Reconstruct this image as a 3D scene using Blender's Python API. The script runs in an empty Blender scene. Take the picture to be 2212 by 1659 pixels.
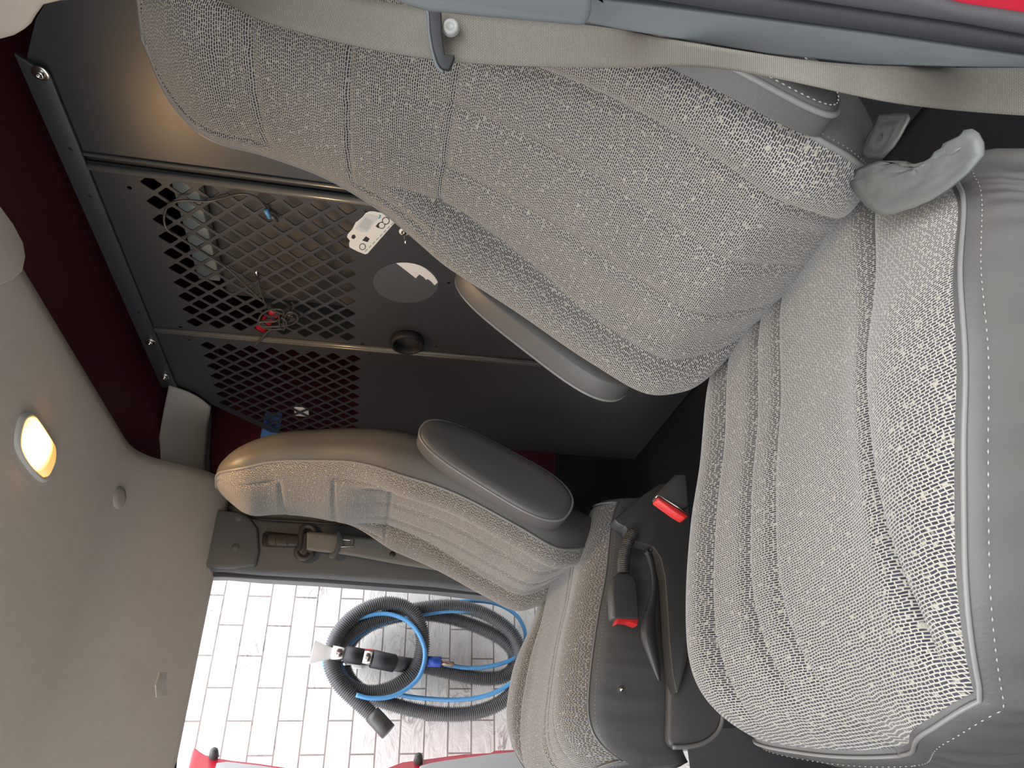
import bpy, bmesh, math, random
from math import sin, cos, pi, radians, exp, sqrt, atan2
from mathutils import Vector, Matrix
random.seed(4)
S = bpy.context.scene
COL = S.collection

# ---------------------------------------------------------------- camera, world, light
CAM = Vector((1.08, -0.65, 0.93)); FPX = 1500.0
_a, _p, _r = radians(58.2), radians(10.4), radians(4.86)
_fw = Vector((-sin(_a)*cos(_p), cos(_a)*cos(_p), -sin(_p)))
_rt = Vector((cos(_a), sin(_a), 0)); _up = _rt.cross(_fw)
RT = _rt*cos(_r)+_up*sin(_r); UP = _up*cos(_r)-_rt*sin(_r); FW = _fw
cd = bpy.data.cameras.new('camera'); cam = bpy.data.objects.new('camera', cd); COL.objects.link(cam)
cd.sensor_fit = 'HORIZONTAL'; cd.sensor_width = 36; cd.lens = FPX/2212*36; cd.clip_start = 0.02
# the phone was held on its side: picture right = room down, picture up = room right
m = Matrix((-UP, RT, -FW)).transposed().to_4x4(); m.translation = CAM
cam.matrix_world = m; S.camera = cam
S.view_settings.view_transform = 'Standard'; S.view_settings.look = 'None'
S.view_settings.gamma = 1; S.view_settings.use_curve_mapping = False
S.view_settings.exposure = 0.0

w = bpy.data.worlds.new('sky'); S.world = w; w.use_nodes = True
bg = w.node_tree.nodes['Background']; bg.inputs[0].default_value = (0.93, 0.97, 1.0, 1); bg.inputs[1].default_value = 1.0
_n = w.node_tree.nodes; _l = w.node_tree.links       # overcast sky: the zenith is three times as bright as the horizon
_tc = _n.new('ShaderNodeTexCoord'); _sx = _n.new('ShaderNodeSeparateXYZ'); _mr = _n.new('ShaderNodeMapRange')
_mr.inputs['From Min'].default_value = 0.0; _mr.inputs['From Max'].default_value = 0.9; _mr.inputs['To Min'].default_value = 2.0; _mr.inputs['To Max'].default_value = 7.5
_l.new(_tc.outputs['Generated'], _sx.inputs[0]); _l.new(_sx.outputs['Z'], _mr.inputs['Value']); _l.new(_mr.outputs[0], bg.inputs[1])

def at(px, py, ax, val):
    """where the sight line of a pixel of the photograph meets the plane ax = val"""
    d = FW + RT*((1659-py)-829.5)/FPX - UP*(px-1106)/FPX
    i = 'xyz'.index(ax)
    return CAM + d*((val-CAM[i])/d[i])

# ---------------------------------------------------------------- materials
def mat(name, col, rough=0.5, metal=0.0, bump=None, var=None, spec=0.5, coat=0.0):
    M = bpy.data.materials.new(name); M.use_nodes = True; nt = M.node_tree; b = nt.nodes['Principled BSDF']
    b.inputs['Base Color'].default_value = (*col, 1); b.inputs['Roughness'].default_value = rough
    b.inputs['Metallic'].default_value = metal; b.inputs['Specular IOR Level'].default_value = spec
    b.inputs['Coat Weight'].default_value = coat
    tc = nt.nodes.new('ShaderNodeTexCoord')
    if bump:
        sc, st, dist = bump
        n = nt.nodes.new('ShaderNodeTexNoise'); n.inputs['Scale'].default_value = sc; n.inputs['Detail'].default_value = 3
        nt.links.new(tc.outputs['Object'], n.inputs['Vector'])
        bp = nt.nodes.new('ShaderNodeBump'); bp.inputs['Strength'].default_value = st; bp.inputs['Distance'].default_value = dist
        nt.links.new(n.outputs['Fac'], bp.inputs['Height']); nt.links.new(bp.outputs['Normal'], b.inputs['Normal'])
    if var:
        sc, amt = var
        n = nt.nodes.new('ShaderNodeTexNoise'); n.inputs['Scale'].default_value = sc; n.inputs['Detail'].default_value = 4
        nt.links.new(tc.outputs['Object'], n.inputs['Vector'])
        mx = nt.nodes.new('ShaderNodeMix'); mx.data_type = 'RGBA'
        mx.inputs[6].default_value = (*[c*(1-amt) for c in col], 1); mx.inputs[7].default_value = (*[min(1, c*(1+amt)) for c in col], 1)
        nt.links.new(n.outputs['Fac'], mx.inputs[0]); nt.links.new(mx.outputs[2], b.inputs['Base Color'])
    return M

def fabric_mat(name, light, dark, along=0.0062, row=0.0032):
    """woven cloth: short dark floats lying in staggered rows on a pale ground; UVs are metres"""
    M = bpy.data.materials.new(name); M.use_nodes = True; nt = M.node_tree; N = nt.nodes; L = nt.links
    b = N['Principled BSDF']; b.inputs['Roughness'].default_value = 0.95; b.inputs['Specular IOR Level'].default_value = 0.15
    b.inputs['Sheen Weight'].default_value = 0.25
    tc = N.new('ShaderNodeTexCoord')
    n0 = N.new('ShaderNodeTexNoise'); n0.inputs['Scale'].default_value = 60; n0.inputs['Detail'].default_value = 2
    L.new(tc.outputs['UV'], n0.inputs['Vector'])
    sub = N.new('ShaderNodeVectorMath'); sub.operation = 'SUBTRACT'; sub.inputs[1].default_value = (.5, .5, .5); L.new(n0.outputs['Color'], sub.inputs[0])
    sc = N.new('ShaderNodeVectorMath'); sc.operation = 'SCALE'; sc.inputs['Scale'].default_value = 0.0035; L.new(sub.outputs[0], sc.inputs[0])
    add = N.new('ShaderNodeVectorMath'); add.operation = 'ADD'; L.new(tc.outputs['UV'], add.inputs[0]); L.new(sc.outputs[0], add.inputs[1])
    br = N.new('ShaderNodeTexBrick'); br.inputs['Scale'].default_value = 1.0
    br.inputs['Brick Width'].default_value = along; br.inputs['Row Height'].default_value = row
    br.inputs['Mortar Size'].default_value = row*0.24; br.inputs['Mortar Smooth'].default_value = 0.5
    br.offset = 0.37; br.offset_frequency = 3; br.squash = 1.35; br.squash_frequency = 5
    br.inputs['Color1'].default_value = (*dark, 1); br.inputs['Color2'].default_value = (*[d*1.8 for d in dark], 1)
    br.inputs['Mortar'].default_value = (*light, 1)
    L.new(add.outputs[0], br.inputs['Vector'])
    # threads that ride over and hide some of the dark floats
    n1 = N.new('ShaderNodeTexNoise'); n1.inputs['Scale'].default_value = 190; n1.inputs['Detail'].default_value = 1
    L.new(tc.outputs['UV'], n1.inputs['Vector'])
    rmp = N.new('ShaderNodeMapRange'); rmp.inputs['From Min'].default_value = 0.60; rmp.inputs['From Max'].default_value = 0.72
    L.new(n1.outputs['Fac'], rmp.inputs['Value'])
    mx = N.new('ShaderNodeMix'); mx.data_type = 'RGBA'; mx.inputs[7].default_value = (*[c*.92 for c in light], 1)
    L.new(rmp.outputs[0], mx.inputs[0]); L.new(br.outputs['Color'], mx.inputs[6])
    # light wear
    n2 = N.new('ShaderNodeTexNoise'); n2.inputs['Scale'].default_value = 9; n2.inputs['Detail'].default_value = 3
    L.new(tc.outputs['UV'], n2.inputs['Vector'])
    r2 = N.new('ShaderNodeMapRange'); r2.inputs['To Min'].default_value = 0.88; r2.inputs['To Max'].default_value = 1.08; L.new(n2.outputs['Fac'], r2.inputs['Value'])
    m2 = N.new('ShaderNodeVectorMath'); m2.operation = 'SCALE'; L.new(mx.outputs[2], m2.inputs[0]); L.new(r2.outputs[0], m2.inputs['Scale'])
    L.new(m2.outputs[0], b.inputs['Base Color'])
    bp = N.new('ShaderNodeBump'); bp.inputs['Strength'].default_value = 0.5; bp.inputs['Distance'].default_value = 0.0008
    L.new(br.outputs['Fac'], bp.inputs['Height']); L.new(bp.outputs['Normal'], b.inputs['Normal'])
    return M

def ribbed_mat(name, col, pitch=0.0016):
    M = bpy.data.materials.new(name); M.use_nodes = True; nt = M.node_tree; N = nt.nodes; L = nt.links
    b = N['Principled BSDF']; b.inputs['Roughness'].default_value = 0.75; b.inputs['Specular IOR Level'].default_value = 0.3
    tc = N.new('ShaderNodeTexCoord'); br = N.new('ShaderNodeTexBrick'); br.inputs['Scale'].default_value = 1
    br.inputs['Brick Width'].default_value = pitch*1.6; br.inputs['Row Height'].default_value = pitch; br.inputs['Mortar Size'].default_value = pitch*.14
    br.inputs['Color1'].default_value = (*col, 1); br.inputs['Color2'].default_value = (*[c*.86 for c in col], 1); br.inputs['Mortar'].default_value = (*[c*.5 for c in col], 1)
    L.new(tc.outputs['UV'], br.inputs['Vector']); L.new(br.outputs['Color'], b.inputs['Base Color'])
    return M

def wall_mat():
    M = bpy.data.materials.new('white painted stone blocks'); M.use_nodes = True; nt = M.node_tree; N = nt.nodes; L = nt.links
    b = N['Principled BSDF']; b.inputs['Roughness'].default_value = 0.8
    tc = N.new('ShaderNodeTexCoord'); mp = N.new('ShaderNodeMapping'); mp.inputs['Rotation'].default_value = (0, 0, 0)
    L.new(tc.outputs['UV'], mp.inputs['Vector'])
    br = N.new('ShaderNodeTexBrick'); br.inputs['Scale'].default_value = 1; br.inputs['Brick Width'].default_value = .235; br.inputs['Row Height'].default_value = .094
    br.inputs['Mortar Size'].default_value = .003; br.inputs['Mortar Smooth'].default_value = .3
    br.inputs['Color1'].default_value = (.80, .78, .76, 1); br.inputs['Color2'].default_value = (.74, .71, .69, 1); br.inputs['Mortar'].default_value = (.30, .25, .24, 1)
    L.new(mp.outputs[0], br.inputs['Vector'])
    n = N.new('ShaderNodeTexNoise'); n.inputs['Scale'].default_value = 9; n.inputs['Detail'].default_value = 6; n.inputs['Roughness'].default_value = .6; n.inputs['Distortion'].default_value = 1.6
    mp2 = N.new('ShaderNodeMapping'); mp2.inputs['Scale'].default_value = (1, 1.7, 1); L.new(tc.outputs['UV'], mp2.inputs['Vector']); L.new(mp2.outputs[0], n.inputs['Vector'])
    rp = N.new('ShaderNodeValToRGB'); e = rp.color_ramp.elements; e[0].position = .42; e[0].color = (1, 1, 1, 1); e[1].position = .52; e[1].color = (1, 1, 1, 1)
    k = rp.color_ramp.elements.new(.47); k.color = (.22, .17, .17, 1)
    L.new(n.outputs['Fac'], rp.inputs[0])
    n3 = N.new('ShaderNodeTexNoise'); n3.inputs['Scale'].default_value = 5; L.new(tc.outputs['UV'], n3.inputs['Vector'])
    r3 = N.new('ShaderNodeMapRange'); r3.inputs['From Min'].default_value = .5; r3.inputs['From Max'].default_value = .7; L.new(n3.outputs['Fac'], r3.inputs['Value'])
    hm = N.new('ShaderNodeMath'); hm.operation = 'MULTIPLY'; hm.inputs[1].default_value = .85; L.new(r3.outputs[0], hm.inputs[0])
    mx = N.new('ShaderNodeMix'); mx.data_type = 'RGBA'; mx.blend_type = 'MULTIPLY'
    L.new(hm.outputs[0], mx.inputs[0]); L.new(br.outputs['Color'], mx.inputs[6]); L.new(rp.outputs[0], mx.inputs[7])
    L.new(mx.outputs[2], b.inputs['Base Color'])
    ad = N.new('ShaderNodeMath'); ad.operation = 'SUBTRACT'; L.new(n.outputs['Fac'], ad.inputs[0]); L.new(br.outputs['Fac'], ad.inputs[1])
    bp = N.new('ShaderNodeBump'); bp.inputs['Strength'].default_value = .9; bp.inputs['Distance'].default_value = .006
    L.new(ad.outputs[0], bp.inputs['Height']); L.new(bp.outputs['Normal'], b.inputs['Normal'])
    return M

FAB = fabric_mat('woven seat cloth', (.36, .328, .277), (.024, .024, .034), .0044, .0024)
VIN = mat('grey vinyl', (.078, .074, .070), .48, bump=(420, .25, .001), var=(7, .12))
VIN_L = mat('pale worn vinyl', (.095, .10, .094), .45, bump=(30, .4, .006), var=(16, .25))
PIPE = mat('vinyl piping', (.17, .165, .16), .4)
THREAD = mat('pale stitching', (.28, .265, .235), .8)
TRIM = mat('dark grey moulded trim', (.105, .112, .118), .5, bump=(600, .2, .0006))
TRIM_B = mat('blue grey moulded trim', (.115, .125, .13), .5, bump=(600, .2, .0006))
BEIGE = mat('beige moulded trim', (.42, .38, .34), .7, bump=(500, .3, .0006))
LINER = mat('beige headliner cloth', (.56, .50, .44), .95, bump=(900, .5, .001), var=(40, .06), spec=.1)
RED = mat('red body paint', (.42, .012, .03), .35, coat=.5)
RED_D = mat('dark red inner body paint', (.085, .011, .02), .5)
STEEL = mat('satin black powder coated steel', (.044, .046, .052), .38, bump=(1400, .12, .0004), spec=.7)
STEEL_E = mat('steel edge with painted highlight', (.16, .16, .155), .22, spec=.9)  # highlight along the rolled edges is put into this lighter base colour
BLACK = mat('black rubber', (.014, .014, .017), .55)
DPLAS = mat('charcoal plastic', (.05, .047, .044), .42, bump=(700, .15, .0005))
CHROME = mat('bright metal', (.75, .74, .7), .22, metal=1.0)
WHITE = mat('white plastic', (.8, .8, .78), .5)
REDP = mat('red plastic', (.55, .02, .02), .4)
STL = mat('white stitching', (.6, .6, .57), .8)
BELT = ribbed_mat('grey beige webbing', (.20, .185, .16))
CARPET = mat('black floor mat', (.012, .012, .014), .85, bump=(300, .5, .002))
HOSEM = mat('black corrugated plastic', (.11, .11, .115), .45)
BLUE = mat('blue plastic hose', (.10, .32, .62), .4)
CONC = mat('pale concrete paving', (.36, .35, .33), .9, var=(4, .1))

# ---------------------------------------------------------------- helpers
def link(name, me, m=None, parent=None):
    o = bpy.data.objects.new(name, me); COL.objects.link(o)
    if m: me.materials.append(m)
    if parent: o.parent = parent
    return o
def tag(o, label=None, cat=None, group=None, kind=None):
    if label: o['label'] = label
    if cat: o['category'] = cat
    if group: o['group'] = group
    if kind: o['kind'] = kind
    return o
def empty(name, label, cat, loc=(0, 0, 0), group=None):
    o = bpy.data.objects.new(name, None); COL.objects.link(o); o.location = loc; o.empty_display_size = .05
    tag(o, label, cat, group); bpy.context.view_layer.update()
    return o
def local(o, parent):
    """geometry written in world coordinates, kept in place under a parent that is away from the origin"""
    if parent is not None: o.matrix_parent_inverse = Matrix.Translation(parent.location).inverted()
    return o
def mesh(name, vs, fs, m, parent=None, uv=None, smooth=True):
    me = bpy.data.meshes.new(name); me.from_pydata([tuple(v) for v in vs], [], fs); me.update()
    if uv:
        l = me.uv_layers.new(name='UVMap')
        for lp in me.loops: l.data[lp.index].uv = uv[lp.vertex_index]
    if smooth:
        for p in me.polygons: p.use_smooth = True
    o = link(name, me, m, parent); return local(o, parent)
def grid(name, P, m, parent=None, uv=None, cu=False, cv=False, keep=None, smooth=True):
    """P[i][j]; cu closes i, cv closes j; keep(i,j) filters the cells"""
    n, k = len(P), len(P[0]); vs = [v for r in P for v in r]; fs = []
    for i in range(n if cu else n-1):
        for j in range(k if cv else k-1):
            if keep and not keep(i, j): continue
            a, b = i*k+j, ((i+1) % n)*k+j; c, d = ((i+1) % n)*k+(j+1) % k, i*k+(j+1) % k
            fs.append((a, b, c, d))
    U = [u for r in uv for u in r] if uv else None
    if keep:   # drop unused verts
        used = sorted({x for f in fs for x in f}); mp = {x: i for i, x in enumerate(used)}
        vs = [vs[x] for x in used]; fs = [tuple(mp[x] for x in f) for f in fs]
        if U: U = [U[x] for x in used]
    return mesh(name, vs, fs, m, parent, U, smooth)
def bm_obj(name, bm, m, parent=None, smooth=False, bevel=None):
    bmesh.ops.recalc_face_normals(bm, faces=bm.faces)
    me = bpy.data.meshes.new(name); bm.to_mesh(me); bm.free()
    if smooth:
        for p in me.polygons: p.use_smooth = True
    o = link(name, me, m, parent)
    if bevel:
        md = o.modifiers.new('bevel', 'BEVEL'); md.width = bevel; md.segments = 3; md.limit_method = 'ANGLE'; md.angle_limit = radians(40)
        for p in me.polygons: p.use_smooth = True
    return local(o, parent)
def box(name, lo, hi, m, parent=None, bevel=None, rot=None):
    bm = bmesh.new(); bmesh.ops.create_cube(bm, size=1)
    c = [(a+b)/2 for a, b in zip(lo, hi)]; s = [b-a for a, b in zip(lo, hi)]
    for v in bm.verts: v.co = Vector((v.co.x*s[0], v.co.y*s[1], v.co.z*s[2]))
    if rot: bmesh.ops.transform(bm, matrix=rot.to_4x4(), verts=bm.verts)
    bmesh.ops.translate(bm, vec=c, verts=bm.verts)
    return bm_obj(name, bm, m, parent, bevel=bevel)
def prism(name, pts, off, m, parent=None, bevel=None):
    """closed outline of 3D points pushed along the vector off"""
    bm = bmesh.new(); a = [bm.verts.new(p) for p in pts]; b = [bm.verts.new(Vector(p)+Vector(off)) for p in pts]
    bm.faces.new(a); bm.faces.new(b[::-1]); n = len(pts)
    for i in range(n): bm.faces.new((a[i], a[(i+1) % n], b[(i+1) % n], b[i]))
    return bm_obj(name, bm, m, parent, bevel=bevel)
def crom(pts, n=8, closed=False):
    P = [Vector(p) for p in pts]; out = []; N = len(P)
    rng = range(N) if closed else range(N-1)
    for i in rng:
        if closed: p0, p1, p2, p3 = P[i-1], P[i], P[(i+1) % N], P[(i+2) % N]
        else: p0 = P[i-1] if i else P[0]*2-P[1]; p1, p2 = P[i], P[i+1]; p3 = P[i+2] if i+2 < N else P[-1]*2-P[-2]
        for k in range(n):
            t = k/n; out.append(.5*((2*p1)+(p2-p0)*t+(2*p0-5*p1+4*p2-p3)*t*t+(3*p1-p0-3*p2+p3)*t**3))
    if not closed: out.append(P[-1])
    return out
def resample(P, step):
    out = [P[0]]; need = step
    for a, b in zip(P, P[1:]):
        d = (b-a).length
        while d >= need and d > 0:
            a = a+(b-a)*(need/d); out.append(a); d = (b-a).length; need = step
        need -= d
    out.append(P[-1]); return out
def tube(name, P, r, m, parent=None, sides=10, closed=False, rf=None, flat=1.0):
    P = [Vector(p) for p in P]; n = len(P); rings = []
    T = []
    for i in range(n):
        a = P[i-1] if (i or closed) else P[0]; b = P[(i+1) % n] if (i < n-1 or closed) else P[-1]
        T.append((b-a).normalized() if (b-a).length > 1e-9 else Vector((0, 0, 1)))
    nrm = T[0].orthogonal().normalized()
    for i in range(n):
        nrm = (nrm-T[i]*nrm.dot(T[i])).normalized(); bn = T[i].cross(nrm)
        rr = rf(i) if rf else r
        rings.append([P[i]+(nrm*cos(2*pi*k/sides)+bn*sin(2*pi*k/sides)*flat)*rr for k in range(sides)])
    if not closed:
        rings = [[P[0]]*sides]+rings+[[P[-1]]*sides]
    return grid(name, rings, m, parent, cu=closed, cv=True)
def lathe(name, prof, origin, axis, m, parent=None, seg=32):
    """prof: (radius, distance along axis)"""
    ax = Vector(axis).normalized(); u = ax.orthogonal().normalized(); v = ax.cross(u); o = Vector(origin)
    R = [[o+ax*d+(u*cos(2*pi*k/seg)+v*sin(2*pi*k/seg))*max(r, 1e-5) for k in range(seg)] for r, d in prof]
    return grid(name, R, m, parent, cv=True)
def lerp(tab, x):
    """smooth curve through a table (cubic Hermite)"""
    if x <= tab[0][0]: return tab[0][1]
    if x >= tab[-1][0]: return tab[-1][1]
    for i in range(len(tab)-1):
        if x <= tab[i+1][0]: break
    def slope(k):
        if k == 0: k0, k1 = 0, 1
        elif k == len(tab)-1: k0, k1 = k-1, k
        else: k0, k1 = k-1, k+1
        return (tab[k1][1]-tab[k0][1])/(tab[k1][0]-tab[k0][0])
    (a, p), (b, q) = tab[i], tab[i+1]; h = b-a; t = (x-a)/h
    return (2*t**3-3*t*t+1)*p+(t**3-2*t*t+t)*h*slope(i)+(-2*t**3+3*t*t)*q+(t**3-t*t)*h*slope(i+1)
def g(d, s): return exp(-(d/s)**2)
def sst(x, a, b):
    t = min(1, max(0, (x-a)/(b-a))); return t*t*(3-2*t)

# ================================================================ SETTING
def struct(o, label=None): o['kind'] = 'structure'; return o
# ground outside and the block wall beyond the passenger door
struct(box('ground', (-3.2, -7, -.62), (5.2, 7, -.55), CONC))
WX = -2.0
vs = [(WX, y, z) for y in (-4, 4) for z in (-.55, 3.2)]
bw = mesh('wall_outside', [(WX, -4, -.55), (WX, 4, -.55), (WX, 4, 1.9), (WX, -4, 1.9), (WX-.2, -4, -.55), (WX-.2, 4, -.55), (WX-.2, 4, 1.9), (WX-.2, -4, 1.9)],
          [(0, 1, 2, 3), (3, 2, 6, 7), (4, 7, 6, 5), (0, 3, 7, 4), (1, 5, 6, 2)], wall_mat(), uv=[(-4, -.55), (4, -.55), (4, 1.9), (-4, 1.9)]*2, smooth=False)
struct(bw)
struct(box('added_wall_far', (5.0, -7, -.55), (5.2, 7, 3.0), mat('grey light blocker', (.42, .40, .37), .9)))  # unseen wall, added to hold back sky light on the driver side
# van shell
struct(box('floor', (-1.0, -1.25, -.06), (.93, 2.4, 0.0), CARPET))
mt = bmesh.new()
xs = [-.25+.011*k for k in range(100)]; P_ = []
for k, x in enumerate(xs): P_ += [(x, .012), (x+.004, .018), (x+.007, .018)]
mat_o = grid('floor_mat', [[Vector((x, -1.15, z)) for x, z in P_], [Vector((x, -.56, z)) for x, z in P_]], mat('ribbed black rubber', (.03, .03, .033), .6), smooth=False)
md = mat_o.modifiers.new('t', 'SOLIDIFY'); md.thickness = .011; md.offset = -1; tag(mat_o, 'ribbed black rubber mat on the floor ahead of the driver cushion', 'floor mat')
mt.free()
# headliner: flat across the middle, rolling down to the door openings
def lz(x): return 1.535-.185*sst(abs(x+.02), .56, 1.02)
rows = []; uvs = []
for j in range(60):
    t = j/59; y = -1.0+t*1.0
    row = []
    for i in range(90):
        x = -.985+i/89*1.94
        ye = .127+.06*sst(-x, .62, .95)      # rear edge
        yy = -1.0+(ye+1.0)*t
        row.append(Vector((x, yy, lz(x)+.004*g(t-1, .02))))
    rows.append(row)
up_r = [Vector((v.x, v.y+.004, v.z+.02)) for v in rows[-1]]
rows.append(up_r)
ceiling = struct(grid('ceiling', rows, LINER)); md = ceiling.modifiers.new('t', 'SOLIDIFY'); md.thickness = .006; md.offset = 1
# red roof skin above
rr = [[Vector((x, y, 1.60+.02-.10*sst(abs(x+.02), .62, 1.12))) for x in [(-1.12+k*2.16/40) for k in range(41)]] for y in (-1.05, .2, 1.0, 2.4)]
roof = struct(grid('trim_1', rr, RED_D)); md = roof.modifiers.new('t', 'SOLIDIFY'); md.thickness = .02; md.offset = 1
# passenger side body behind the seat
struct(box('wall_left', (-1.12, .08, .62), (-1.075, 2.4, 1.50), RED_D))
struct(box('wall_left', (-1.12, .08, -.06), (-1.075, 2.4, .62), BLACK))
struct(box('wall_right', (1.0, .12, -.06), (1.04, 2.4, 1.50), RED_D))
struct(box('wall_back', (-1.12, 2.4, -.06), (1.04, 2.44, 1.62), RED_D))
struct(box('added_wall_front', (-1.0, -1.30, -.06), (.93, -1.20, .92), BLACK))  # unseen dash and firewall block, added to cut light from the front
struct(box('engine_cover_blocker', (-.38, -1.2, -.0), (.30, -.86, .60), BLACK, bevel=.04))  # unseen engine cover box, added to keep light off the lower partition
# driver side B pillar: grey trim, rubber, red flange, seen from its front face
PY = -.07
def yp(px, py, y=PY): return at(px, py, 'y', y)
def pillar_strip(name, inner, outer, y, th, m):
    pts = [yp(a, b, y) for a, b in inner]+[yp(a, b, y) for a, b in outer[::-1]]
    return struct(prism(name, pts, (0, th, 0), m, bevel=.006))

# ================================================================ SEATS
W_TAB = [(.43, .165), (.47, .205), (.51, .234), (.56, .25), (.66, .262), (.80, .256), (.90, .236), (.98, .206), (1.06, .176), (1.16, .155), (1.22, .138), (1.255, .110), (1.275, .07), (1.285, .004)]
F_TAB = [(.43, -.13), (.47, -.172), (.51, -.196), (.557, -.203), (.632, -.166), (.755, -.104), (.86, -.066), (.95, -.04), (1.05, -.022), (1.15, -.02), (1.23, -.032), (1.285, -.015)]
R_TAB = [(.40, -.11), (.48, -.096), (.658, -.033), (.757, .018), (.855, .062), (.95, .080), (1.05, .086), (1.15, .076), (1.23, .042), (1.285, -.005)]
def build_seat(name, label, cx, side, shift, rec, group=None):
    """side = -1: armrest towards -x (driver), +1: armrest towards +x (passenger)"""
    root = empty(name, label, 'car seat', (cx, -.3, 0))
    out = -side
    piv = (-.14, .45); cr, sr = cos(rec), sin(rec)
    def T(x, y, z):
        dy, dz = y-piv[0], z-piv[1]
        return Vector((cx+out*x, piv[0]+dy*cr+dz*sr+shift, piv[1]+dz*cr-dy*sr))
    # x > 0 is outboard in seat space
    NR, NH = 260, 400
    def back_pt(h, k, inset=0):
        z = .43+.855*h
        w_ = lerp(W_TAB, z)-inset; f, r = lerp(F_TAB, z), lerp(R_TAB, z)
        th = 2*pi*k/NR; c, s = cos(th), sin(th); e = .62
        x = w_*(abs(c)**e)*(1 if c > 0 else -1)
        q = (abs(s)**e)*(1 if s > 0 else -1)
        mid, ht = (f+r)/2, max(.004, (r-f)/2-inset)
        if s < 0:
            a = abs(x)/max(w_, .01)
            lowb = sst(z, .42, .5)*(1-sst(z, .86, 1.0))
            crown = .034*(1-a**2.2)*(.45+.55*sst(z, .9, 1.05))*sst(1.29-z, 0, .1)
            bol = .030*lowb*(g(a-.80, .17))
            dep = lowb*.018*(1-sst(a, .45, .66))
            y = mid+q*ht-(crown+bol-dep)*min(1, -q*1.3)
            # seams
            gr = 0
            sx = a*(1 if x > 0 else -1)
            xb = .60-.10*sst(z, .62, .9)+.0*z     # bolster seam
            gr += .010*lowb*g(a-xb, .05)+.006*lowb*g(a-xb, .014)
            gr += .004*lowb*(g(sx-.20, .03)+g(sx+.20, .03))+.003*lowb*(g(sx-.20, .012)+g(sx+.20, .012))
            gr += .0045*g(z-.895, .004)*(1-sst(a, .62, .74))*(0 if a > .74 else 1)
            gr += .005*g(z-1.02, .004)*(1-sst(a, .60, .70))
            gr += .0055*sst(z, .895, .91)*(1-sst(z, 1.01, 1.03))*g(a-.68, .025)
            gr += .004*g(z-1.135, .0045)*(1-sst(a, .56, .68))
            gr += .005*sst(z, 1.13, 1.15)*(1-sst(z, 1.25, 1.3))*g(a-.63, .03)
            y += gr*min(1, -q*1.2)
        else:
            y = mid+q*ht
        return x, y, z
    rings, uv = [], []
    for i in range(NH):
        h = 1-(1-i/(NH-1))**1.0
        if h > .93: h = .93+.07*sin((h-.93)/.07*pi/2)
        r_, u_ = [], []; acc = 0; prev = None
        for k in range(NR):
            x, y, z = back_pt(h, k); r_.append(T(x, y, z))
            u_.append((x*1.0+(0 if y < 0 else 0)+(.0), z+y*.3))
        rings.append(r_); uv.append(u_)
    # fabric runs between the two front seams; the rest is vinyl
    k0, k1 = int(NR*.588), int(NR*(.912 if side < 0 else .96))
    fabric = lambda i, j: (k0 <= j < k1)
    if side < 0: rings_f = rings
    b1 = grid('backrest', rings, FAB, root, uv, cv=True, keep=fabric)
    b2 = grid('back_shell', rings, VIN, root, uv, cv=True, keep=lambda i, j: not fabric(i, j)); b2['label'] = 'dark grey vinyl sides and back'
    # piping over both seams and across the top
    pl = [rings[i][k0] for i in range(6, NH-3)]+[rings[NH-3][k] for k in range(k0, k1+1)]+[rings[i][k1] for i in range(NH-4, 5, -1)]
    tube('piping', pl[::3], .0032, PIPE, root, sides=8)
    # stitches beside the piping on the vinyl
    for kk, dk in ((k0, -1), (k1, 1)):
        sv, sf = [], []
        pts = resample([rings[i][kk+dk*2] for i in range(8, NH-6)], .0065)
        for a, b in zip(pts, pts[1:]):
            m_ = (a+b)/2; d = (b-a).normalized(); q = Vector((1, 0, 0)); u = d.cross(q).normalized()
            n0 = len(sv)
            for e1, e2 in ((-1, 0), (0, 1), (1, 0), (0, -1)): sv.append(m_+d*e1*.0021+u*e2*.0009)
            sv += [m_+q*.0012*(1), m_-q*.0012]
            for a1, b1_ in ((0, 1), (1, 2), (2, 3), (3, 0)): sf += [(n0+a1, n0+b1_, n0+4), (n0+b1_, n0+a1, n0+5)]
        mesh('stitching', sv, sf, PIPE, root)
    # ---- cushion
    CL, CWm = .265, .245      # half length, half width
    yc = -.345
    def top(x, y):
        """crowned, tilted up to the front; x > 0 outboard"""
        t = (-y-.08)
        z = lerp([(0, .462), (.17, .497), (.27, .527), (.38, .552), (.46, .560), (.54, .545)], t)
        z += .030*sst(x, .10, .22)*sst(t, .08, .30)*(1-.6*sst(t, .36, .50))
        z += .012*sst(-x, .12, .20)
        z -= .014*g(x, .10)
        lead = .03*sst(t, .36, .54)
        for xs, dp, wd in ((-.155+lead*.5, .013, .011), (-.078+lead, .007, .008), (-.032+lead, .0055, .008), (.158, .014, .011)):
            z -= (dp*g(x-xs, wd)*.8+.5*dp*g(x-xs, .003))*(1-sst(t, .45, .515))
        # puffy panels between the seams
        return z
    NC = 210
    G, GU = [], []
    for i in range(NC):
        a = -1+2*i/(NC-1); row, ur = [], []
        for j in range(NC):
            b = -1+2*j/(NC-1)
            x = a*sqrt(1-b*b*.13); y = b*sqrt(1-a*a*(.13 if a < 0 or b > 0 else .05))
            # soft rounded plan; the front bulges forward in the middle
            X = x*CWm*((1.105-.40*max(0, -b)**2.2) if x > 0 else 1+.02*(1-b)); Y = yc+y*CL*(.955 if b < 0 else 1)-(.018*(1-x*x) if b < 0 else 0)
            Y -= .085*sst(x, .30, 1)*sst(y, .25, .9)*(1 if side < 0 else 0)
            e = .048*abs(a)**9+.055*abs(b)**8*(1 if b < 0 else .3)
            if a > 0: e = .012*abs(a)**9+.050*abs(b)**10*((1-.82*sst(x, .0, .60)) if b < 0 else .3)
            Z = top(X, Y)-e
            row.append(Vector((cx+out*X, Y, Z))); ur.append((X, Y))
        G.append(row); GU.append(ur)
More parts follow.
